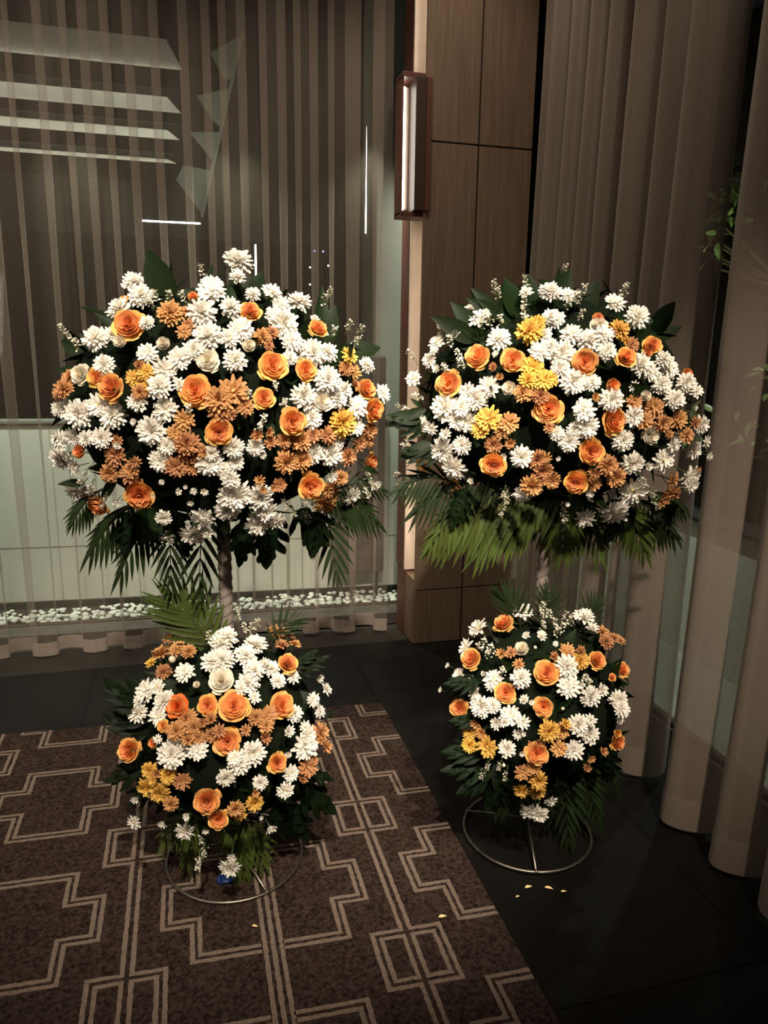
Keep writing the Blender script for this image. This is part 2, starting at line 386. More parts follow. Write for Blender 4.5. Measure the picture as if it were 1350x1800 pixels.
for i in range(700):
    x = rp.uniform(-3.4, 1.35); y = rp.uniform(4.44, 4.66) + SH * x
    mb.ball((x, y, -.02 + rp.uniform(0, .015)), rp.uniform(.012, .022), 6, 4, (1, .8, .5))
tag(mb.build('small_pebbles', M['pebble'], strip), kind='stuff')

tag(boxobj('trim_3', (-6, 4.86, -.10), (6, 9, -.06), M['night']), 'dark ground beyond the garden wall', None, None, 'structure')
tag(boxobj('trim_4', (2.01, -2, -.10), (4.5, 4.7, -.04), M['concrete']), 'outdoor paving beside the right window', None, None, 'structure')
lw = tag(boxobj('low_garden_wall', (2.62, -1, -.04), (2.78, 4.6, .715), M['marble'], bevel=.004), 'low pale garden wall seen between the folds of the right curtain', 'wall')
boxobj('cap', (2.60, -1, .716), (2.80, 4.6, .735), M['night'], lw)
tag(boxobj('trim_5', (4.4, -2, -.1), (4.5, 7, 4.2), M['night']), 'dark boundary wall beyond the right garden', None, None, 'structure')
tag(boxobj('trim_6', (-6, 8.9, -.1), (6, 9, 6), M['night']), 'dark building far behind the front garden', None, None, 'structure')

pl = at(662, 300, 5.3)
tag(boxobj('outdoor_pillar', (pl.x, 5.3, -.08), (2.3, 5.7, 5.0), M['concrete'], bevel=.01), 'grey outdoor pillar seen in the gap between left curtain and column', 'pillar')
light('SPOT', (1.9, 4.80, 2.6), (1.62, 5.3, 2.2), 45, (1, .98, .85), .03, angle=120, blend=1)
# lit louvred facade outside upper left
lv = empty('louvred_facade', (-1.2, 6.1, 2.7), 'four pale lit louvre bands outside the window at upper left', 'facade')
bands = [(3.495, .26, .03), (3.213, .16, .03), (3.034, .115, 0), (2.874, .075, 0)]
for i, (zb, h, e) in enumerate(bands):
    xr = at(320, 129 + (0, 73, 123, 165)[i], 6.0).x
    mb = MB(); y0 = 6.02
    vs = [(-3.5, y0, zb), (xr + .02, y0, zb), (xr - .10, y0 + .12, zb + h), (-3.5, y0 + .12, zb + h)]
    vs += [(v[0], v[1] + .02, v[2]) for v in vs]
    mb.add(vs, [(0, 1, 2, 3), (7, 6, 5, 4), (0, 4, 5, 1), (1, 5, 6, 2), (2, 6, 7, 3), (3, 7, 4, 0)])
    mb.build('louvre', M['marble'], lv, False)
    nxt = bands[i + 1][0] + bands[i + 1][1] if i < 3 else zb - .12
    boxobj('beam', (-3.5, 5.97, nxt + .005), (xr + .25, 5.995, zb + .012), M['night'], lv)
    boxobj('led_strip', (-3.5, 5.998, zb - .006), (xr, 6.006, zb + .002), M['ledcool'], lv)
boxobj('back_board', (-3.5, 6.2, 2.4), (1.2, 6.25, 4.2), M['night'], lv)
# added plates imitating a sloping reflection beside the louvres
st = empty('reflection_plates', (.2, 5.9, 2.5), 'pale plates imitating a sloping reflection, right of the louvre bands', 'reflection stand-in')
def quadplate(pix, Y, th, name, m, par):
    a = [at(x, y, Y) for x, y in pix]; n = len(a)
    vs = a + [p + Vector((0, th, 0)) for p in a]
    fs = [tuple(range(n)), tuple(range(2 * n - 1, n - 1, -1))] + [(i, i + n, (i + 1) % n + n, (i + 1) % n) for i in range(n)]
    link(name, mesh(name, vs, fs, m, False), par)
for pix in ([(371, 92), (423, 62), (408, 135), (396, 142)], [(346, 168), (404, 155), (388, 224), (376, 212)], [(333, 232), (384, 232), (375, 284), (357, 262)],
            [(322, 290), (370, 300), (355, 376), (310, 316)]):
    quadplate(pix, 5.9, .03, 'reflection_plate', M['concrete'], st)
quadplate([(424, 55), (429, 58), (357, 384), (352, 380)], 5.88, .04, 'reflection_edge', M['concrete'], st)
light('AREA', at(380, 250, 5.3), at(375, 220, 5.9), 2.2, (.85, 1, .85), .5)  # added light that brightens the reflection plates
# thin glowing lines, one an added lamp reflection, and small garden lamps
def glowLine(p0, p1, Y, m, name, label):
    a, b = at(*p0, Y), at(*p1, Y); e = empty(name, (a + b) / 2, label, 'lamp')
    mb = MB(); mb.tube([a, b], .006, 6); mb.build('glow_tube', m, e)
    mb = MB(); mb.tube([a + Vector((0, .012, 0)), b + Vector((0, .012, 0))], .009, 6); mb.build('housing', M['night'], e)
    mb = MB(); q = b if b.z < a.z - .1 else a; mb.tube([q + Vector((0, .02, 0)), Vector((q.x, q.y + .02, -.06))], .006, 6); mb.build('post', M['night'], e)
glowLine((250, 388), (352, 393), 6.2, M['ledw'], 'glow_line', 'thin horizontal white line lamp outside below the louvre bands')
glowLine((646, 222), (643, 410), 5.6, M['ledw'], 'glow_line', 'long thin upright white glowing line standing in for the wall lamp reflection, left of the lamp')  # glowing tube added for the wall lamp's reflection in the glass
glowLine((449, 430), (450, 492), 5.6, M['ledw'], 'glow_line', 'short upright white glowing line above the left flowers')
for i, (x, y, m, lb) in enumerate([(553, 441, 'dotblue', 'tiny violet garden lamp, left one of the blue pair behind the curtain'), (568, 442, 'dotblue', 'tiny blue garden lamp, right one of the blue pair behind the curtain'),
                       (545, 470, 'dotwhite', 'tiny white garden lamp just under the violet one'), (577, 467, 'dotwhite', 'tiny white garden lamp just under the blue one'), (545, 500, 'dotwhite', 'lowest tiny white garden lamp above the left flowers')]):
    p = at(x, y, 5.8); e = empty('garden_lamp', p, lb, 'lamp')
    mb = MB(); mb.ball(p, .007, 8, 6); mb.build('bulb', M[m], e)
    mb = MB(); mb.tube([p + Vector((0, .008, 0)), p + Vector((0, .05, -.01)), Vector((p.x, p.y + .05, -.06))], .004, 6); mb.build('holder', M['night'], e)
# added dark box imitating a reflection in the glass behind the left curtain
cb = empty('reflection_box', at(620, 1005, 4.5), 'dark box on thin feet standing in for a glass reflection, before the pale garden wall', 'cabinet')
a = at(585, 1005, 4.5); b = at(669, 1005, 4.5)
boxobj('body', (a.x, 4.42, a.z), (b.x, 4.6, 1.55), M['curb'], cb, bevel=.012)
for x in (a.x + .03, b.x - .03): boxobj('foot', (x - .008, 4.48, -.04), (x + .008, 4.5, a.z), M['night'], cb)

# tree outside right
def leafmesh(name, wd, m, n=6, fold=.25, droop=.15, tw=0):
    vs = []; fs = []
    for i in range(n + 1):
        t = i / n; h = math.sin(PI * min(1, t * .97 + .03) ** .8) ** .9 * wd if 0 < i < n else wd * .06
        zc_ = -droop * t * t
        vs += [(-h, t, zc_ + h * fold), (0, t, zc_), (h, t, zc_ + h * fold)]
    for i in range(n):
        for j in range(2): fs.append((i * 3 + j, i * 3 + j + 1, i * 3 + j + 4, i * 3 + j + 3))
    return mesh(name, vs, fs, m)
def orient(base, tip, up, ws=1.0):
    y = tip - base; L = y.length; y = y / L; z = (up - y * up.dot(y))
    z = z.normalized() if z.length > 1e-4 else y.orthogonal().normalized(); x = y.cross(z)
    return Matrix(((x.x * L * ws, y.x * L, z.x * L, base.x), (x.y * L * ws, y.y * L, z.y * L, base.y), (x.z * L * ws, y.z * L, z.z * L, base.z), (0, 0, 0, 1)))
tl = leafmesh('leaf', .22, M['treeleaf'], 4)
tree = empty('garden_tree', (2.95, 3.0, 0), 'small leafy garden tree outside behind the right curtain', 'tree')
mb = MB(); mb.tube([(2.95, 3.1, -.04), (2.98, 3.05, 1.0), (2.92, 3.1, 1.7), (2.85, 3.2, 2.3)], [.035, .03, .022, .012]); mb.build('trunk', M['bark'], tree)
rt = random.Random(5)
def clump(px, py, X, n, spread, s_):
    c = at(px, py, X, 0)
    mb = MB(); mb.tube([c, c + Vector((.1, .1, -.12)), Vector((2.9, 3.12, min(c.z - .1, 1.9)))], [.004, .006, .009], 6); mb.build('branch', M['bark'], tree)
    for i in range(n):
        p = c + Vector((rt.gauss(0, spread * .5), rt.gauss(0, spread), rt.gauss(0, spread * .55)))
        d = Vector((rt.uniform(-1, .4), rt.uniform(-1, 1), rt.uniform(-1, .4))).normalized()
        link('leaf', tl, tree, orient(p, p + d * rt.uniform(.7, 1.3) * s_, Vector((rt.uniform(-1, 0), rt.uniform(-.5, .5), 1))))
for c in ((1200, 335, 18), (1270, 345, 30), (1265, 385, 18), (1260, 425, 10), (1185, 372, 8), (1080, 345, 10), (1300, 365, 12), (1340, 660, 12), (1335, 760, 18), (1210, 725, 12), (1222, 760, 10)):
    clump(c[0], c[1], 2.72, c[2], .075, .075)

# ================================================================== CARPET
def yv(t, x): return 2.304 - .609 * t - .0105 * t * t - .038 * (x - .7)
carpet = MB()
CXR = .810
ytop = lambda x: 3.045 - .063 * x
vs = [(-2.9, ytop(-2.9), 0), (CXR, ytop(CXR), 0), (CXR, -1.6, 0), (-2.9, -1.6, 0)]
vs = [(x, y, .0012) for x, y, z in vs] + [(x, y, .006) for x, y, z in vs]
carpet.add(vs, [(0, 1, 2, 3), (7, 6, 5, 4), (0, 4, 5, 1), (1, 5, 6, 2), (2, 6, 7, 3), (3, 7, 4, 0)])
cp = carpet.build('carpet', M['carpet'], None, False)
tag(cp, 'dark brown carpet woven with beige double-line crosses and squares, under the left stand', 'carpet')
rj = random.Random(9)
def stroke(mb, pts, closed=False, wd=.0062):
    P = pts + ([pts[0]] if closed else [])
    for (x0, t0), (x1, t1) in zip(P[:-1], P[1:]):
        y0, y1 = yv(t0, x0), yv(t1, x1)
        a, b = Vector((x0, y0)), Vector((x1, y1)); L = (b - a).length
        if L < 1e-4: continue
        d = (b - a) / L; a = a + d * wd; b = b + d * wd; n = Vector((-d.y, d.x)); k = max(1, int(L / .012))
        row = []
        for i in range(k + 1):
            p = a.lerp(b, i / k); row.append((p + n * (wd + rj.uniform(-.0012, .0012)), p - n * (wd + rj.uniform(-.0012, .0012))))
        base = [(min(q.x, CXR - .001), min(q.y, ytop(q.x) - .002), .0066) for pr in row for q in pr]
        mb.add(base, [(2 * i, 2 * i + 1, 2 * i + 3, 2 * i + 2) for i in range(k) if not (a.x > CXR and b.x > CXR) and base[2 * i][1] > -1.55])
def cross(cx, hn, hw, k):
    mb = MB()
    for s_ in (-.0105, .0105):
        st_ = s_ / .61
        o = [(hn + s_, .36 - st_), (hn + s_, .547 - st_), (hw + s_, .547 - st_), (hw + s_, .79 + st_), (hn + s_, .79 + st_), (hn + s_, 1.0 + st_)]
        pts = [(cx + x, t + k) for x, t in o] + [(cx - x, t + k) for x, t in reversed(o)]
        stroke(mb, pts, True)
    mb.build('cross_motif', M['line'], cp, False)
def bigcross(cx, k):
    mb = MB()
    for s_ in (-.0105, .0105):
        st_ = s_ / .61; g = .022 if s_ < 0 else .022
        for sg in (-1, 1):
            o = [(g, .36 - st_), (.2 + s_, .36 - st_), (.2 + s_, .547 - st_), (.28 + s_, .547 - st_), (.28 + s_, .79 + st_), (.2 + s_, .79 + st_), (.2 + s_, 1.0 + st_), (g + .0132, 1.0 + st_)]
            stroke(mb, [(cx + sg * x, t + k) for x, t in o])
    mb.build('cross_motif', M['line'], cp, False)
def sqcol(cx, k):
    mb = MB(); g = .0125
    for sg in (-1, 1):
        T0, T1 = .025, .32
        stroke(mb, [(cx + sg * x, t + k) for x, t in [(g, T1 - 1 + .0), (g, T0), (.097, T0), (.097, T1), (g, T1)]])
        stroke(mb, [(cx + sg * x, t + k) for x, t in [(g, T0 + .036), (.075, T0 + .036), (.075, T1 - .036), (g, T1 - .036)]], True)
    mb.build('square_motif', M['line'], cp, False)
for k in range(-2, 7):
    for c_ in (.815, -.507, -1.847): cross(c_, .113, .2, k)
    for c_ in (.163, -1.177): bigcross(c_, k)
    for c_ in (.532, -.212, -.805, -1.545, -2.15): sqcol(c_, k)
for c_ in (.166, -1.174):
    for dx in (-.022, 0, .022):
        mb = MB(); stroke(mb, [(c_ + dx, -1.2), (c_ + dx, 6.2)]); mb.build('stripe', M['line'], cp, False)

# ================================================================== FLOWER MESHES
def petal_patch(mb, M4, L, W, cup, curl, nu=2, nv=3, base=.25, tip=.75):
    vs = []
    for i in range(nv + 1):
        t = i / nv; w = W * (base + (1 - base) * math.sin(PI * min(1, t * tip + .0) ** 1.0)) * (1 if i < nv else .55)
        for j in range(nu + 1):
            u = j / nu * 2 - 1
            vs.append(M4 @ Vector((u * w, t * L, cup * u * u * w + curl * t * t * L)))
    fs = [(i * (nu + 1) + j, i * (nu + 1) + j + 1, (i + 1) * (nu + 1) + j + 1, (i + 1) * (nu + 1) + j) for i in range(nv) for j in range(nu)]
    mb.add(vs, fs)
def mum(seed, layers, mname, droop=0, height=.16):
    r = random.Random(seed); mb = MB()
    for li, (n, el, L, W) in enumerate(layers):
        a0 = r.uniform(0, 2 * PI)
        for i in range(n):
            a = a0 + 2 * PI * i / n + r.uniform(-.14, .14); e = math.radians(el + r.uniform(-9, 9)); LL = L * r.uniform(.86, 1.1)
            z0 = height * li / len(layers)
            m4 = Matrix.Translation((0, 0, z0)) @ Matrix.Rotation(a, 4, 'Z') @ Matrix.Rotation(e, 4, 'X') @ Matrix.Rotation(r.uniform(-.35, .35), 4, 'Y') @ Matrix.Translation((0, .05, 0))
            petal_patch(mb, m4, LL, W * r.uniform(.85, 1.1), .55, r.uniform(-.08, .22), base=.35)
    return mb.me('chrysanthemum', M[mname])
FULL = [(18, -6, 1.0, .155), (16, 10, .95, .15), (14, 26, .84, .14), (12, 42, .68, .13), (9, 58, .5, .10), (7, 74, .36, .08)]
OPEN = [(14, 0, 1.0, .175), (13, 12, .92, .16), (9, 28, .70, .12), (7, 50, .42, .09)]
SMALL = [(10, 8, 1.0, .19), (9, 28, .85, .17), (7, 50, .6, .15), (5, 72, .45, .12)]
CUPD = [(11, 35, 1.05, .19), (9, 50, .95, .17), (6, 66, .8, .15)]
FM = {}
for mn in ('white', 'amber', 'yellow'):
    FM[mn] = [mum(10 + i, FULL if i < 3 else OPEN, mn) for i in range(5)]
    FM[mn + '_s'] = [mum(30 + i, SMALL if i < 2 else CUPD, mn) for i in range(4)]
def rose_patch(mb, th, half, r0, r1, z0, z1, flare, r, nu=4, nv=4):
    vs = []; wob = r.uniform(-.04, .04); tipn = r.uniform(.0, .10)
    for i in range(nv + 1):
        v = i / nv
        for j in range(nu + 1):
            u = j / nu * 2 - 1
            rr = r0 + (r1 - r0) * (v ** .75) * (1 - .12 * u * u) + flare * max(0, v - .6) ** 1.3 * 2.2
            hh = z0 + (z1 - z0) * v * (1 - .22 * u * u * v) - flare * max(0, v - .65) ** 1.6 * 2.6 + (tipn if j == nu // 2 and i == nv else 0)
            a = th + u * half * (.55 + .45 * math.sin(PI * (.15 + .7 * v))) + wob * v
            vs.append((rr * math.cos(a), rr * math.sin(a), hh))
    mb.add(vs, [(i * (nu + 1) + j, i * (nu + 1) + j + 1, (i + 1) * (nu + 1) + j + 1, (i + 1) * (nu + 1) + j) for i in range(nv) for j in range(nu)])
def rose_meshes(seed, closed=False):
    r = random.Random(seed); out = MB(); mid = MB(); ht = MB()
    k = .0 if closed else 1.0
    a = r.uniform(0, 6)
    for i in range(5): rose_patch(out, a + i * 2 * PI / 5 + r.uniform(-.15, .15), .80, .18, .86 if not closed else .70, -.6, .20, (.12 + r.uniform(0, .10)) * (1 if not closed else .3), r, 6, 5)
    if not closed:
        for i in range(2): rose_patch(out, a + .6 + i * 2.4 + r.uniform(-.3, .3), .50, .2, .94, -.6, .02, .24, r, 5, 5)
    for i in range(5): rose_patch(mid, a + .5 + i * 2 * PI / 5 + r.uniform(-.1, .1), .84, .12, .74 if not closed else .62, -.5, .36, .05 * k, r, 5, 4)
    for i in range(4): rose_patch(mid, a + .2 + i * PI / 2 + r.uniform(-.2, .2), .98, .1, .62 if not closed else .54, -.4, .45, .03 * k, r, 5, 4)
    for q, (n, rr, zt) in enumerate(((4, .50, .51), (4, .40, .54), (3, .31, .56), (3, .22, .57), (3, .14, .57), (2, .07, .56))):
        for i in range(n): rose_patch(ht, a + q * .9 + i * 2 * PI / n, 2.2 / n + .40, .05, rr, -.1, zt + r.uniform(-.02, .03), .02, r, 5, 3)
    return out, mid, ht
RM = []
for i in range(5):
    o, m_, h = rose_meshes(50 + i)
    RM.append([(o.me('rose', M['roseout']), m_.me('inner_petals', M['rose']), h.me('heart', M['roseheart'])),
               (o.me('rose', M['cream']), m_.me('inner_petals', M['white']), h.me('heart', M['cream'])),
               (o.me('rose', M['deep']), m_.me('inner_petals', M['rose']), h.me('heart', M['deep'])),
               (o.me('rose', M['yellow']), m_.me('inner_petals', M['roseout']), h.me('heart', M['rose']))])
RC = []
for i in range(3):
    o, m_, h = rose_meshes(70 + i, True)
    RC.append([(o.me('rose', M['roseout']), m_.me('inner_petals', M['rose']), h.me('heart', M['roseheart'])),
               (o.me('rose', M['cream']), m_.me('inner_petals', M['white']), h.me('heart', M['cream'])),
               (o.me('rose', M['deep']), m_.me('inner_petals', M['rose']), h.me('heart', M['deep'])),
               (o.me('rose', M['yellow']), m_.me('inner_petals', M['roseout']), h.me('heart', M['rose']))])
mb = MB(); mb.ball((0, 0, .1), .8, 8, 6, (1, 1, 1.15)); budme = mb.me('bud', M['cream'])
mb = MB(); mb.tube([(0, 0, -.1), (.02, .01, -.9), (0, .05, -2.2)], [.08, .05, .05], 6); mb.ball((0, 0, -.12), .17, 7, 4, (1, 1, .7)); stemme = mb.me('stem', M['stem'])
mb = MB(); mb.ball((0, 0, .16), .17, 10, 4, (1, 1, .45)); discme = mb.me('disc', M['disc'])
def statice(seed):
    r = random.Random(seed); mb = MB(); sb = MB()
    sb.tube([(0, 0, -1.6), (0, 0, -.2), (.05, 0, .4)], [.04, .035, .02], 5)
    for i in range(26):
        t = r.uniform(0, 1); rad = .62 * (1 - .35 * t); an = r.uniform(0, 2 * PI)
        p = Vector((rad * math.cos(an) * r.uniform(.3, 1), rad * math.sin(an) * r.uniform(.3, 1), -.6 + 1.6 * t))
        q = Quaternion(Vector((r.uniform(-1, 1), r.uniform(-1, 1), 0)).normalized(), r.uniform(0, .9)).to_matrix().to_4x4()
        s_ = r.uniform(.15, .24)
        for k in range(5):
            m4 = Matrix.Translation(p) @ q @ Matrix.Rotation(2 * PI * k / 5, 4, 'Z') @ Matrix.Rotation(.5, 4, 'X')
            petal_patch(mb, m4, s_, s_ * .42, .3, .1, 1, 2, .4)
        if i % 2 == 0: sb.tube([Vector((0, 0, p.z - .5)), p], .018, 4)
    return mb.me('florets', M['statice']), sb.me('filler_spray', M['staticegreen'])
STM = [statice(90 + i) for i in range(4)]
LM = [leafmesh('leaf', w_, M['leaf'], 8, .3, d_) for w_, d_ in ((.13, .1), (.17, .2), (.22, .15))]
def lobed(seed):
    r = random.Random(seed); mb = MB()
    def strip(pts, ws):
        vs = []
        for i, p in enumerate(pts):
            a = pts[max(0, i - 1)]; b = pts[min(len(pts) - 1, i + 1)]; d = (b - a).normalized(); n = Vector((d.y, -d.x, 0))
            vs += [p + n * ws[i] + Vector((0, 0, .02)), p, p - n * ws[i] + Vector((0, 0, .02))]
        mb.add(vs, [(i * 3 + j, i * 3 + j + 1, i * 3 + j + 4, i * 3 + j + 3) for i in range(len(pts) - 1) for j in range(2)])
    strip([Vector((0, t, -.12 * t * t)) for t in (-.25, 0, .2, .4, .6, .8, .92, 1.0)], [.012, .04, .14, .15, .13, .10, .06, .005])
    for sg in (-1, 1):
        for k, t in enumerate((.08, .24, .42, .60)):
            L = (.40, .47, .42, .30)[k] * r.uniform(.9, 1.1); an = (.05, .35, .55, .8)[k] + r.uniform(-.08, .08)
            b = Vector((0, t, 0)); pts = []; bend = r.uniform(.25, .6)
            for q in range(7):
                u = q / 6; aa = an + bend * u; pts.append(b + Vector((sg * math.cos(aa) * L * u, math.sin(aa) * L * u, -.16 * u * u)))
            strip(pts, [.09, .085, .07, .065, .075, .055, .01])
    return mb.me('lobed_leaf', M['leaf2'])
LB = [lobed(i) for i in range(4)]
def lft(name, m): return leafmesh(name, .056, m, 6, .35, .10)
LF = {'palm': lft('leaflet', M['palm']), 'palmdark': lft('leaflet', M['palmdark'])}

TOCAM = lambda p: (CAMP - p).normalized()
rf = random.Random(21)
def zmat(p, n, s_, spin=None):
    q = n.to_track_quat('Z', 'Y').to_matrix().to_4x4()
    return Matrix.Translation(p) @ q @ Matrix.Rotation(rf.uniform(0, 2 * PI) if spin is None else spin, 4, 'Z') @ Matrix.Scale(s_, 4)
def addflower(T, kind, px, py, r):
    p, n = ext(px, py, T)
    if py > T['cpy']: p = p + TOCAM(p) * .02
    s_ = r * zc(p) / F
    face = (n * .8 + TOCAM(p) * .45 + Vector((0, 0, .12)) + Vector((rf.gauss(0, .13), rf.gauss(0, .1), rf.gauss(0, .13)))).normalized()
    p = p + n * rf.uniform(-.012, .012)
    par = T['o']
    if kind in 'WAY':
        mn = {'W': 'white', 'A': 'amber', 'Y': 'yellow'}[kind]
        small = r <= 12
        me = rf.choice(FM[mn + ('_s' if small else '')])
        o = link({'W': 'white_chrysanthemum', 'A': 'amber_chrysanthemum', 'Y': 'yellow_chrysanthemum'}[kind], me, par, zmat(p, face, s_ * 1.07))
        if not small and me == FM[mn][4]: link('disc', discme, o, parent_world(o))
    elif kind in 'ORDZ':
        idx = {'O': 0, 'R': 1, 'D': 2, 'Z': 3}[kind]
        ms = (rf.choice(RM) if r >= 20 or rf.random() < .5 else rf.choice(RC))[idx]
        o = link({'O': 'orange_rose', 'R': 'white_rose', 'D': 'deep_orange_rose', 'Z': 'yellow_rose'}[kind], ms[0], par, zmat(p, face, s_ * 1.0))
        link('inner_petals', ms[1], o, parent_world(o)); link('heart', ms[2], o, parent_world(o))
    elif kind == 'B':
        o = link('flower_bud', budme, par, zmat(p, face, s_))
    elif kind == 'S':
        f2 = (n * .6 + Vector((0, 0, .5 if n.z > -.2 else -.3))).normalized()
        ms = rf.choice(STM); o = link('filler_spray', ms[1], par, zmat(p, f2, s_)); link('florets', ms[0], o, parent_world(o)); return
    link('stem', stemme, o, parent_world(o))
def lst(T, kind, txt, dr=None):
    for tok in txt.split():
        a = [float(v) for v in tok.split(',')]; addflower(T, kind, a[0], a[1], a[2] if len(a) > 2 else dr)

def arrangement(label, cpx, cpy, cY, rx, rz, dep, cnt):
    c = at(cpx, cpy, cY); k = zc(c) / F
    T = dict(cpy=cpy + rz * .5, c=c, r=(rx * k, rx * k * dep, rz * k))
    T['o'] = empty('flower_arrangement', c - Vector((0, 0, rz * k)), label, 'flower arrangement', 'flower arrangements on the two metal stands')
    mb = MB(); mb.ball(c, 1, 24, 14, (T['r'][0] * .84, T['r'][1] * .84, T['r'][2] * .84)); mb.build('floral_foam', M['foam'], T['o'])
    # filler leaves all round
    for i in range(cnt):
        z = rf.uniform(-1, 1); a = rf.uniform(0, 2 * PI); q = math.sqrt(1 - z * z); n = Vector((q * math.cos(a), q * math.sin(a), z))
        s_ = rf.uniform(.66, .82); p = c + Vector((n.x * T['r'][0], n.y * T['r'][1], n.z * T['r'][2])) * s_
        d = (n * .7 + Vector((rf.gauss(0, .6), rf.gauss(0, .6), rf.gauss(0, .6)))).normalized()
        L = rf.uniform(.07, .13) * (1 if rx > 200 else .8)
        link('leaf', rf.choice(LM), T['o'], orient(p, p + d * L, n))
    return T
def leafat(T, bx, by, tx, ty, kind='leaf', Y=None, ws=1.0, dY=0):
    Yv = (T['c'].y - T['r'][1] * .35 if Y is None else Y)
    b = at(bx, by, Yv); t = at(tx, ty, Yv + dY)
    if kind == 'leaf': link('leaf', LM[1] if ws < 1.3 else LM[2], T['o'], orient(b, t, TOCAM(b) + Vector((rf.uniform(-.7, .7), 0, .4)), ws))
    else: link('lobed_leaf', rf.choice(LB), T['o'], orient(b, t, TOCAM(b) + Vector((rf.uniform(-.3, .3), 0, .5)), ws))
def frond(T, bx, by, tx, ty, Lpx, m='palm', n=11, Y=None, g=.35, dY=0, sides=(1, -1), spread=1.0, t0=.12):
    up_ = ty < by
    Yv = T['c'].y + T['r'][1] * (.12 if up_ else -.25)
    b = at(bx, by, Yv); t = at(tx, ty, Yv + dY); L = Lpx * zc(b) / F
    k = 10; droop = Vector((0, 0, -1)) * (t - b).length * .12
    P = [b.lerp(t, i / k) - droop * math.sin(PI * i / k) for i in range(k + 1)]
    mb = MB(); mb.tube(P, [.0035 * (1 - .75 * i / k) for i in range(k + 1)], 6); fr = mb.build('palm_frond', M[m], T['o'])
    up = TOCAM(b)
    for i in range(n):
        tt = t0 + (1 - t0) * i / (n - 1); q = tt * k; ii = min(int(q), k - 1); p = P[ii].lerp(P[ii + 1], q - ii)
        d = (P[ii + 1] - P[ii]).normalized(); sd = d.cross(up).normalized()
        al = math.radians(62 - 45 * tt) * spread
        LL = L * (1.0 - .45 * abs(tt - .45) * 1.6) * rf.uniform(.88, 1.08)
        for s_ in sides:
            dd = (d * math.cos(al) + sd * s_ * math.sin(al) + Vector((0, 0, -g)) + up * rf.uniform(-.12, .12)).normalized()
            link('leaflet', LF[m], fr, orient(p, p + dd * LL, up + sd * .3 * s_, 1.0))

# ------------------------------------------------------------------ stands
def stand(cx, cy, ang, label, topz, ringr=.212):
    o = empty('flower_stand', (cx, cy, 0), label, 'flower stand', 'pair of metal flower stands')
    mb = MB(); mb.tube([(cx + ringr * math.cos(2 * PI * i / 56), cy + ringr * math.sin(2 * PI * i / 56), .0125) for i in range(56)], .0052, 8, True)
    mb.build('base_ring', M['metal'], o)
    for k, a in enumerate(ang):
        a = math.radians(a); e = Vector((cx + ringr * math.cos(a), cy + ringr * math.sin(a), .014)); h = Vector((cx + .012 * math.cos(a), cy + .012 * math.sin(a), .052))
        mb = MB(); mb.tube([e, e.lerp(h, .5) + Vector((0, 0, .004)), h], .0042, 8); mb.ball(e, .0075, 8, 6); mb.build('spoke', M['metal'], o)
    mb = MB(); mb.tube([(cx, cy, .035), (cx, cy, topz)], .011, 12); mb.build('pole', M['metal'], o)
    # satin ribbon wound round the pole: overlapping helical turns
    vs = []; fs = []; n = 24; H = topz - .12; rows = int(H / .003); pitch = .030
    for i in range(rows + 1):
        z = .1 + H * i / rows
        for j in range(n):
            a = 2 * PI * j / n; ph = (z / pitch - 2.0 * a / (2 * PI)) % 1.0
            r = .0175 + .0038 * (1 - ph) ** .8 if ph > .08 else .0175 + .0038 * ph / .08
            vs.append((cx + r * math.cos(a), cy + r * math.sin(a), z))
    for i in range(rows):
        for j in range(n): fs.append((i * n + j, i * n + (j + 1) % n, (i + 1) * n + (j + 1) % n, (i + 1) * n + j))
    link('ribbon_wrap', mesh('ribbon_wrap', vs, fs, M['ribbon']), o)
    for z in (.46, topz):
        mb = MB(); mb.tube([(cx, cy - (.0 if z > 1 else .02), z - .06), (cx, cy - (.0 if z > 1 else .02), z + .04)], [.045, .06], 16); mb.build('foam_cup', M['foam'], o)
    return o
s1 = stand(.09, 2.10, (-68, 165, 48), 'left metal flower stand on the carpet, ring base and brown ribbon-wrapped pole', 1.28)
s2 = stand(1.055, 1.99, (-108, 140, 20), 'right metal flower stand on the dark tiles, ring base and brown ribbon-wrapped pole', 1.30)

# ------------------------------------------------------------------ arrangements
BL = arrangement('wide domed arrangement of white, orange and amber flowers topping the left stand', 388, 712, 2.10, 290, 232, .78, 330)
SL = arrangement('small round arrangement of white, orange and amber flowers low on the left stand', 402, 1280, 2.03, 182, 180, .85, 200)
BR = arrangement('wide domed arrangement of white, orange and yellow flowers topping the right stand', 975, 702, 1.99, 268, 215, .78, 330)
SR = arrangement('small round arrangement of white and orange flowers low on the right stand, tapering to white', 950, 1235, 1.92, 165, 170, .85, 200)

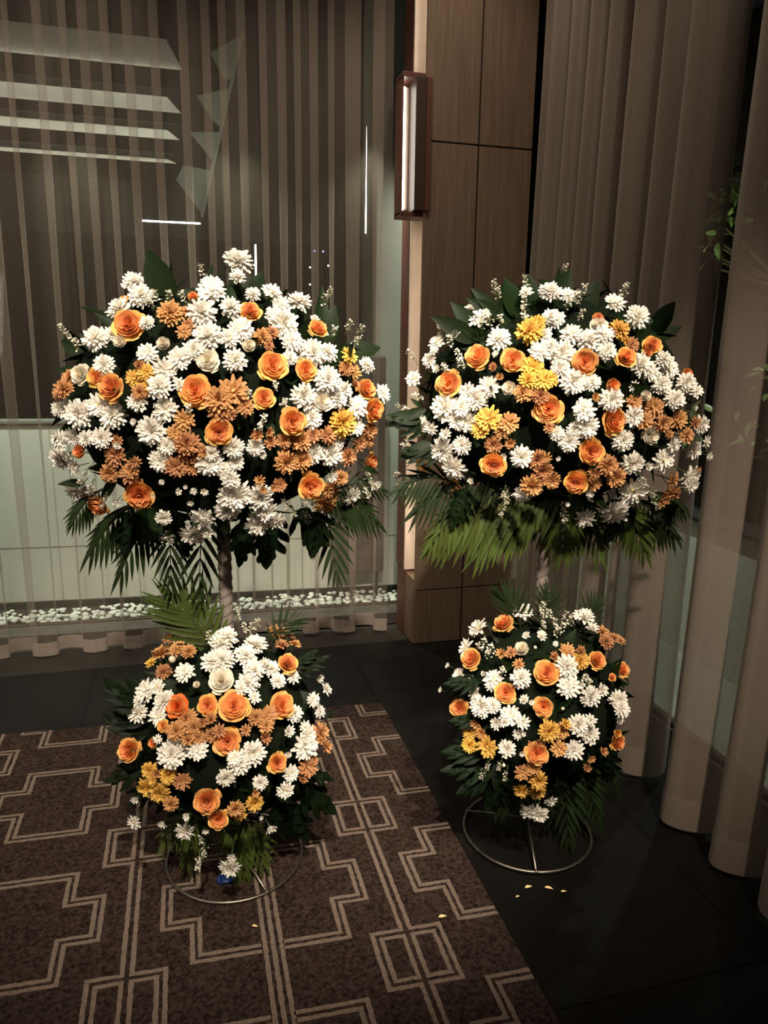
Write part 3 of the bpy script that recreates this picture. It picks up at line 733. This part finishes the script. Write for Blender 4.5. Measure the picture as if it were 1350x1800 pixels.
lst(BL, 'O', '226,571,31 342,687,31 441,543,21 478,644,28 466,700,21 511,740,26 385,758,26 244,871,28 546,854,26 536,652,21 199,682,27 556,581,19 645,684,20 652,720,22 657,816,18 143,793,17 168,894,22 340,526,13 216,524,9')
lst(BL, 'Z', '173,664,20')
lst(BL, 'R', '365,632,22 287,604,17 209,599,16 139,657,19 436,611,17 569,705,21')
lst(BL, 'W', '''236,496,20 247,518,21 209,543,21 260,570,13 372,498,19 373,518,24 355,553,25 365,589,26 340,614,19 259,621,18 314,629,20 287,649,21 282,682,21 314,675,12 173,600,21 183,642,18 193,586,14
101,720,14 239,707,17 289,720,21 136,727,25 168,712,20 193,730,24 265,758,25 418,466,25 418,491,14 446,511,13 405,547,18 478,516,18 496,531,16 525,533,21 496,571,26 483,549,15 551,564,9 423,576,22 403,597,17 413,634,20 511,603,19
511,628,13 554,619,24 574,622,17 640,644,14 572,669,23 602,687,17 534,697,22 592,702,17 630,715,19 671,692,16 551,737,18 631,752,15 108,773,18 126,768,16 103,806,20 126,823,14 183,768,18 153,770,14 206,782,8 292,785,16 282,811,20
367,813,23 392,826,14 372,793,14 130,864,16 151,866,14 285,845,5 313,866,7 358,867,8 337,881,7 341,859,6 289,904,14 206,881,9 292,947,18 355,916,20 340,937,22 360,904,8 410,787,18 415,816,14 405,838,16 413,871,27 400,899,22
458,879,23 451,917,21 483,909,16 468,897,18 365,927,12 448,786,15 554,801,18 584,801,21 596,778,15 577,831,11 617,871,17 655,848,12 236,742,7 462,800,8 328,850,5 272,866,4''')
lst(BL, 'A', '''300,552,22 327,546,11 324,586,13 330,571,11 118,662,15 117,685,17 97,692,12 246,690,14 246,643,10 385,703,25 410,687,25 388,722,22 430,715,16 324,738,18 461,594,16 476,589,12 471,611,9 622,677,11 627,652,13 614,645,14
652,757,14 201,801,20 196,828,16 224,836,18 234,823,14 241,808,11 201,777,11 307,762,14 329,778,21 337,801,22 309,818,18 337,821,17 360,793,12 451,763,12 476,778,12 461,798,9 473,760,9 501,776,14 531,776,19 501,811,20 531,811,18
577,765,16 551,765,13 607,801,16 594,836,13 632,781,14 650,775,15 456,844,10 461,858,8 493,856,13 478,854,6 574,884,24 580,861,16 404,728,12''')
lst(BL, 'Y', '234,664,16 256,654,15 258,677,15 612,627,16 599,742,24')
lst(BL, 'S', '274,518 299,526 319,521 115,584 128,596 143,611 332,720 438,695 483,682 499,711 461,737 456,752 577,521 567,532 612,576 635,581 627,601 589,581 178,884 166,851 156,826 123,800 190,870 234,924 229,940 534,871 504,886 516,899 536,896 551,881 546,914 640,826 647,841 642,861 148,838 268,538 355,478', 13)
lst(BR, 'O', '839,626,24 786,673,25 901,633,23 965,720,28 868,816,24 799,858,21 1051,560,16 1096,631,20 1147,606,18 1136,621,12 1027,638,25 1207,657,14 1076,678,18 1079,740,27 1038,793,25 1013,849,23')
lst(BR, 'Z', '741,818,17')
lst(BR, 'R', '894,682,18 1053,573,19 797,587,12 1133,696,14 1147,766,18')
lst(BR, 'W', '''823,540,10 834,556,16 854,551,10 925,514,12 967,513,19 770,604,15 768,620,8 754,633,13 877,596,20 957,589,13 966,560,13 950,618,20 872,624,7 731,667,14 857,680,20 821,691,17 779,718,24 837,702,20 814,716,16 739,747,16 763,751,12
817,742,20 774,651,10 1078,538,18 1118,560,20 998,520,14 976,558,17 1004,589,18 1036,598,21 1058,593,18 1062,620,17 989,620,22 967,611,15 984,647,15 1007,671,22 1040,673,15 1129,640,20 1144,653,16 1164,633,15 1178,647,18 1162,676,17
1202,673,17 1216,689,12 1187,702,18 1073,702,21 1116,680,10 1111,731,18 1024,720,20 1029,749,21 1229,746,16 1216,716,5 781,789,21 801,818,22 814,782,16 714,849,17 706,829,12 917,800,19 919,873,16 821,898,13 886,802,7 854,884,5
829,843,6 783,771,5 909,886,4 1000,776,18 1010,757,13 978,762,13 1093,773,18 1113,816,20 1138,818,9 1169,811,20 1180,780,12 1220,791,16 1247,778,11 1239,798,8 1207,831,18 1216,853,14 1113,864,26 1080,898,24 1027,904,18 1036,864,9
981,807,5 996,879,5 866,688,10 800,740,14 788,762,12''')
lst(BR, 'A', '868,649,9 879,664,8 919,691,16 950,696,16 894,744,18 957,736,9 1073,589,9 1113,604,13 1116,707,14 1153,716,18 1127,738,15 1158,742,15 1196,738,17 1218,742,12 1049,698,9 868,780,15 897,778,11 883,758,14 943,809,17 959,804,11 954,831,18 934,849,19 964,749,10 1067,818,18 1080,836,18 1044,851,14 1042,827,12 1202,764,14 1182,844,15 1176,862,16 1164,880,12 969,840,15 1224,824,8 1180,765,8')
lst(BR, 'Y', '930,587,22 943,574,15 937,647,21 928,669,16 957,669,17 859,736,22 846,753,16 1091,576,18 967,667,14 1103,596,10')
lst(BR, 'S', '871,511 877,522 879,564 925,502 923,531 921,549 925,562 848,573 860,562 781,587 794,602 803,624 812,642 721,624 701,720 723,724 735,732 1027,507 1018,518 1013,527 1100,507 1093,520 993,471 998,540 1022,556 712,778 743,778 883,889 879,907 886,864 893,868 991,898 1151,880 1133,847 1140,856 735,700 785,650', 13)
lst(SL, 'O', '364,1240,20 411,1242,29 498,1240,25 400,1306,26 503,1169,20 230,1318,23 270,1306,13 364,1407,25 384,1436,19 486,1340,19')
lst(SL, 'D', '313,1242,21'); lst(SL, 'Z', '290,1275,11'); lst(SL, 'R', '389,1196,24 345,1203,9')
lst(SL, 'W', '''327,1186,17 260,1215,19 276,1208,14 240,1252,18 246,1234,12 290,1233,19 279,1259,16 388,1130,20 398,1122,19 373,1165,19 281,1298,8 450,1131,20 432,1153,19 391,1162,20 446,1181,18 480,1172,14 462,1169,10 436,1201,20 486,1199,13
519,1188,12 535,1174,13 558,1195,9 577,1210,12 548,1231,13 564,1250,11 448,1226,11 521,1254,15 507,1286,12 539,1279,11 300,1327,25 347,1318,17 242,1400,9 240,1441,13 283,1452,9 331,1429,8 327,1453,17 361,1461,7 446,1324,21 422,1342,20
397,1366,16 412,1330,13 534,1310,23 505,1326,7 510,1358,14 498,1384,15 459,1379,13 473,1450,12 407,1498,10 404,1517,17 458,1436,4 284,1213,5 538,1290,14 423,1210,12 480,1140,0.1''')
lst(SL, 'A', '302,1126,14 283,1146,18 315,1144,15 334,1149,13 284,1178,14 325,1263,18 313,1284,16 341,1279,16 371,1265,12 370,1293,13 386,1284,12 347,1297,13 332,1300,12 486,1115,19 519,1130,11 507,1117,11 496,1133,12 450,1261,14 471,1256,15 466,1275,13 432,1284,10 466,1297,12 567,1290,18 324,1368,15 302,1411,13 275,1361,10 537,1345,18 528,1366,12 413,1418,14 450,1397,9 565,1310,12 358,1270,10 550,1335,10')
lst(SL, 'Y', '267,1167,10 260,1356,14 292,1366,15 254,1386,17 277,1397,18 448,1413,15 421,1436,13 268,1372,12')
lst(SL, 'S', '367,1117 402,1090 393,1098 418,1082 450,1106 440,1112 427,1112 355,1470 360,1490 350,1510 348,1522', 12); lst(SL, 'B', '306,1163,8 470,1310,3')
lst(SR, 'O', '884,1094,20 831,1160,20 888,1218,20 961,1183,24 812,1245,18 955,1243,19 944,1326,22 1051,1160,18 1098,1176,15 1082,1190,8 1081,1302,16')
lst(SR, 'Z', '1081,1287,8'); lst(SR, 'R', '916,1138,18')
lst(SR, 'W', '''918,1075,17 842,1106,18 815,1135,16 926,1120,8 952,1121,11 787,1170,6 804,1187,13 775,1213,5 823,1199,12 834,1218,12 834,1236,13 865,1193,16 852,1185,5 916,1193,17 850,1241,18 868,1240,13 1026,1087,18 1037,1109,12 975,1135,5
994,1173,20 1000,1207,20 1039,1224,18 1061,1213,12 1087,1229,16 1086,1246,15 1087,1265,10 895,1259,18 920,1267,12 871,1273,12 887,1270,8 910,1293,9 921,1287,5 890,1320,15 918,1324,6 921,1231,10 934,1236,6 1014,1273,18 1033,1264,11
1039,1293,17 1006,1316,18 969,1411,11 930,1418,15 946,1435,17 814,1273,7 861,1205,10''')
lst(SR, 'A', '884,1151,11 898,1146,10 912,1168,10 1061,1109,12 1061,1131,13 1074,1126,10 1087,1128,9 997,1143,13 1017,1148,10 974,1156,10 834,1273,10 843,1290,12 989,1287,14 980,1313,14 947,1307,10 918,1354,14 938,1351,13 1054,1316,9 1039,1332,9 1030,1346,9 936,1312,9')
lst(SR, 'Y', '1019,1162,15 822,1288,14 829,1307,13 857,1313,19 963,1282,18 991,1271,10 946,1372,16 916,1388,13 944,1396,15')
lst(SR, 'S', '846,1140 862,1138 859,1152 852,1130 887,1182 958,1012 957,1026 960,1040 957,1052 966,1060 954,1072 952,1087 964,1087 955,1100 975,1096 988,1106 1003,1092 994,1086 981,1109 1030,1193 1022,1208 1036,1200 857,1345 850,1358 846,1372 878,1345 890,1360', 11)
lst(SR, 'B', '941,1138,4 990,1246,4 887,1342,4 843,1384,4')

# big leaves of the wide arrangements
for a in ((300, 530, 254, 439, 1.35), (310, 520, 352, 505, 1), (445, 530, 458, 474, 1.4), (420, 520, 400, 470, 1), (565, 610, 588, 535, 1.3), (560, 600, 572, 500, .8), (600, 625, 670, 606, 1.3), (190, 660, 95, 642, .8), (180, 620, 140, 585, 1.3),
          (215, 590, 168, 546, 1), (620, 790, 650, 760, 1), (150, 850, 100, 848, 1), (280, 900, 240, 960, 1.5), (260, 880, 285, 965, 1.7), (420, 540, 440, 480, 1.2), (640, 820, 668, 834, 1), (500, 560, 490, 500, .9)): leafat(BL, *a[:4], ws=a[4])
for a in ((850, 600, 797, 530, 1.2), (840, 600, 762, 556, 1.1), (910, 560, 893, 487, 1.5), (905, 600, 920, 500, 1.8), (880, 560, 832, 505, 1), (880, 560, 824, 523, 1.1), (935, 540, 933, 482, 1.3), (975, 530, 1006, 472, 1.3), (1005, 570, 1051, 488, 1.3),
          (1120, 620, 1147, 558, 1.5), (950, 570, 940, 520, 1.6), (750, 720, 690, 740, .9), (740, 740, 680, 728, 1.2), (760, 780, 700, 805, 1.2), (820, 870, 790, 920, .9), (1040, 610, 1020, 550, 1.4), (1070, 680, 1110, 668, .9), (895, 640, 920, 560, 1.4), (850, 700, 830, 660, 1), (740, 715, 722, 700, 1)): leafat(BR, *a[:4], ws=a[4])
for a in ((440, 900, 415, 1000, 1.0), (470, 905, 470, 1005, 1.25), (560, 900, 545, 985, 1.0), (520, 900, 585, 960, 1.0), (230, 900, 215, 975, .8), (310, 900, 330, 985, .8)): leafat(BL, *a[:4], kind='lobed', ws=a[4])
for a in ((740, 760, 690, 730, 1), (770, 800, 702, 790, 1), (1100, 880, 1060, 960, .9), (1030, 890, 1040, 950, .8), (820, 860, 790, 930, .9)): leafat(BR, *a[:4], kind='lobed', ws=a[4])
# drooping palm fronds
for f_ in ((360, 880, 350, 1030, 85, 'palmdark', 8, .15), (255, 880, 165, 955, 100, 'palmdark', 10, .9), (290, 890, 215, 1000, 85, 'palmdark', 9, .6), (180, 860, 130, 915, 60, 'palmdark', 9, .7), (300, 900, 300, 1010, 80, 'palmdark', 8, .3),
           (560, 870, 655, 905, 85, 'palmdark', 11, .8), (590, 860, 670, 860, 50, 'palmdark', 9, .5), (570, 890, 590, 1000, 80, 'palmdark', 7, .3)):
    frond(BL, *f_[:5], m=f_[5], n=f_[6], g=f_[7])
for f_ in ((1010, 870, 800, 920, 140, 'palm', 18, .75), (980, 870, 850, 960, 105, 'palm', 12, .5), (930, 880, 780, 945, 80, 'palm', 12, .6), (900, 850, 745, 880, 100, 'palmdark', 13, .8), (800, 850, 712, 850, 75, 'palmdark', 10, .7), (840, 880, 760, 950, 85, 'palm', 9, .7),
           (990, 860, 990, 960, 90, 'palm', 9, .5), (1090, 880, 1180, 930, 95, 'palmdark', 12, .8), (1080, 880, 1130, 960, 85, 'palm', 9, .6), (1010, 870, 1050, 960, 90, 'palm', 8, .5), (1130, 870, 1195, 880, 80, 'palmdark', 10, .9)):
    frond(BR, *f_[:5], m=f_[5], n=f_[6], g=f_[7])
for f_ in ((385, 1160, 300, 1060, 95, 'palm', 12, -.1), (345, 1150, 335, 1075, 65, 'palm', 8, -.1), (360, 1420, 330, 1500, 80, 'palm', 8, .4), (400, 1430, 430, 1530, 85, 'palm', 8, .5), (420, 1430, 460, 1510, 80, 'palm', 7, .4), (405, 1450, 418, 1550, 60, 'palm', 6, .9), (340, 1420, 290, 1480, 60, 'palm', 7, .4), (470, 1130, 520, 1090, 50, 'palmdark', 7, -.1)):
    frond(SL, *f_[:5], m=f_[5], n=f_[6], g=f_[7])
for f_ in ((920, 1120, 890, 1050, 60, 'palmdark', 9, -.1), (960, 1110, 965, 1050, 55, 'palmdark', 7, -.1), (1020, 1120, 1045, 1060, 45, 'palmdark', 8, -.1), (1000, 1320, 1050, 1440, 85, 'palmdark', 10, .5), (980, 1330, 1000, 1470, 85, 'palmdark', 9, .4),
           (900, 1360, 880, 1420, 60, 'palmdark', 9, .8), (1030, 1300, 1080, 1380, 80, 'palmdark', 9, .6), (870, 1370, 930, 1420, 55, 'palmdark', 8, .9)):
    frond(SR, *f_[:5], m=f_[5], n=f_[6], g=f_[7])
for a in ((270, 1260, 185, 1190, .9), (260, 1290, 182, 1250, .9), (290, 1340, 178, 1372, .8), (290, 1380, 220, 1415, .8), (530, 1180, 580, 1150, .8), (520, 1170, 560, 1140, .8), (510, 1370, 600, 1430, 1.0), (500, 1400, 545, 1490, .9), (540, 1360, 590, 1370, .8), (480, 1400, 505, 1480, .8), (560, 1260, 590, 1250, .7)): leafat(SL, *a[:4], kind='lobed', ws=a[4])
for a in ((870, 1320, 778, 1318, .8), (870, 1340, 775, 1352, .8), (870, 1350, 800, 1395, .9), (880, 1360, 850, 1430, .9), (860, 1260, 790, 1265, .8), (840, 1200, 780, 1200, .8), (900, 1350, 890, 1420, .9), (1060, 1310, 1075, 1380, .9), (1050, 1200, 1110, 1200, .7), (1040, 1260, 1095, 1340, .8)): leafat(SR, *a[:4], kind='lobed', ws=a[4])
for a in ((330, 1220, 250, 1190, 1), (480, 1250, 560, 1220, 1.3), (330, 1340, 400, 1350, 1.3), (470, 1210, 530, 1200, 1)): leafat(SL, *a[:4], ws=a[4])
for a in ((1000, 1250, 1080, 1270, 1.3), (900, 1200, 930, 1260, 1.6)): leafat(SR, *a[:4], ws=a[4])

# ------------------------------------------------------------------ fallen petals and the blue scrap
pm = leafmesh('petal', .22, M['petal'], 4, .4, .1)
for (x, y, a, L, z, lb) in ((929, 1559, 10, 15, .002, 'pale yellow petal on the tiles just in front of the right ring base'), (965, 1561, -25, 15, .002, 'pale yellow petal on the tiles, middle of the three in a row'),
                         (991, 1567, 0, 11, .002, 'pale yellow petal on the tiles, rightmost of the three in a row'), (910, 1576, 15, 9, .002, 'thin faint petal on the tiles below the row of three'),
                         (448, 1628, -20, 11, .008, 'small yellow petal on the carpet in front of the left ring base'), (778, 1611, 5, 16, .008, 'yellow petal on the carpet near its right edge'),
                         (849, 1502, -20, 7, .002, 'tiny pale petal beside the left rim of the right ring base')):
    c = at(x, y, z, 2); d = Vector((math.cos(math.radians(a)), math.sin(math.radians(a)), 0)) * L * zc(c) / F
    o = link('petal', pm, None, orient(c - d / 2, c + d / 2, Vector((0, 0, 1)))); o.location.z += .001
    tag(o, lb, 'petal', 'fallen petals on the floor')
c = at(397, 1548, .008, 2)
mb = MB(); mb.tube([c + Vector((.022 * math.cos(t), .016 * math.sin(t), .006 + .004 * math.sin(3 * t))) for t in [2 * PI * i / 20 for i in range(20)]], .006, 6, True); mb.ball(c + Vector((0, 0, .005)), .018, 10, 6, (1, .8, .3))
tag(mb.build('plastic_tie', M['blue']), 'crumpled dark blue plastic scrap on the carpet under the left stand', 'plastic scrap')
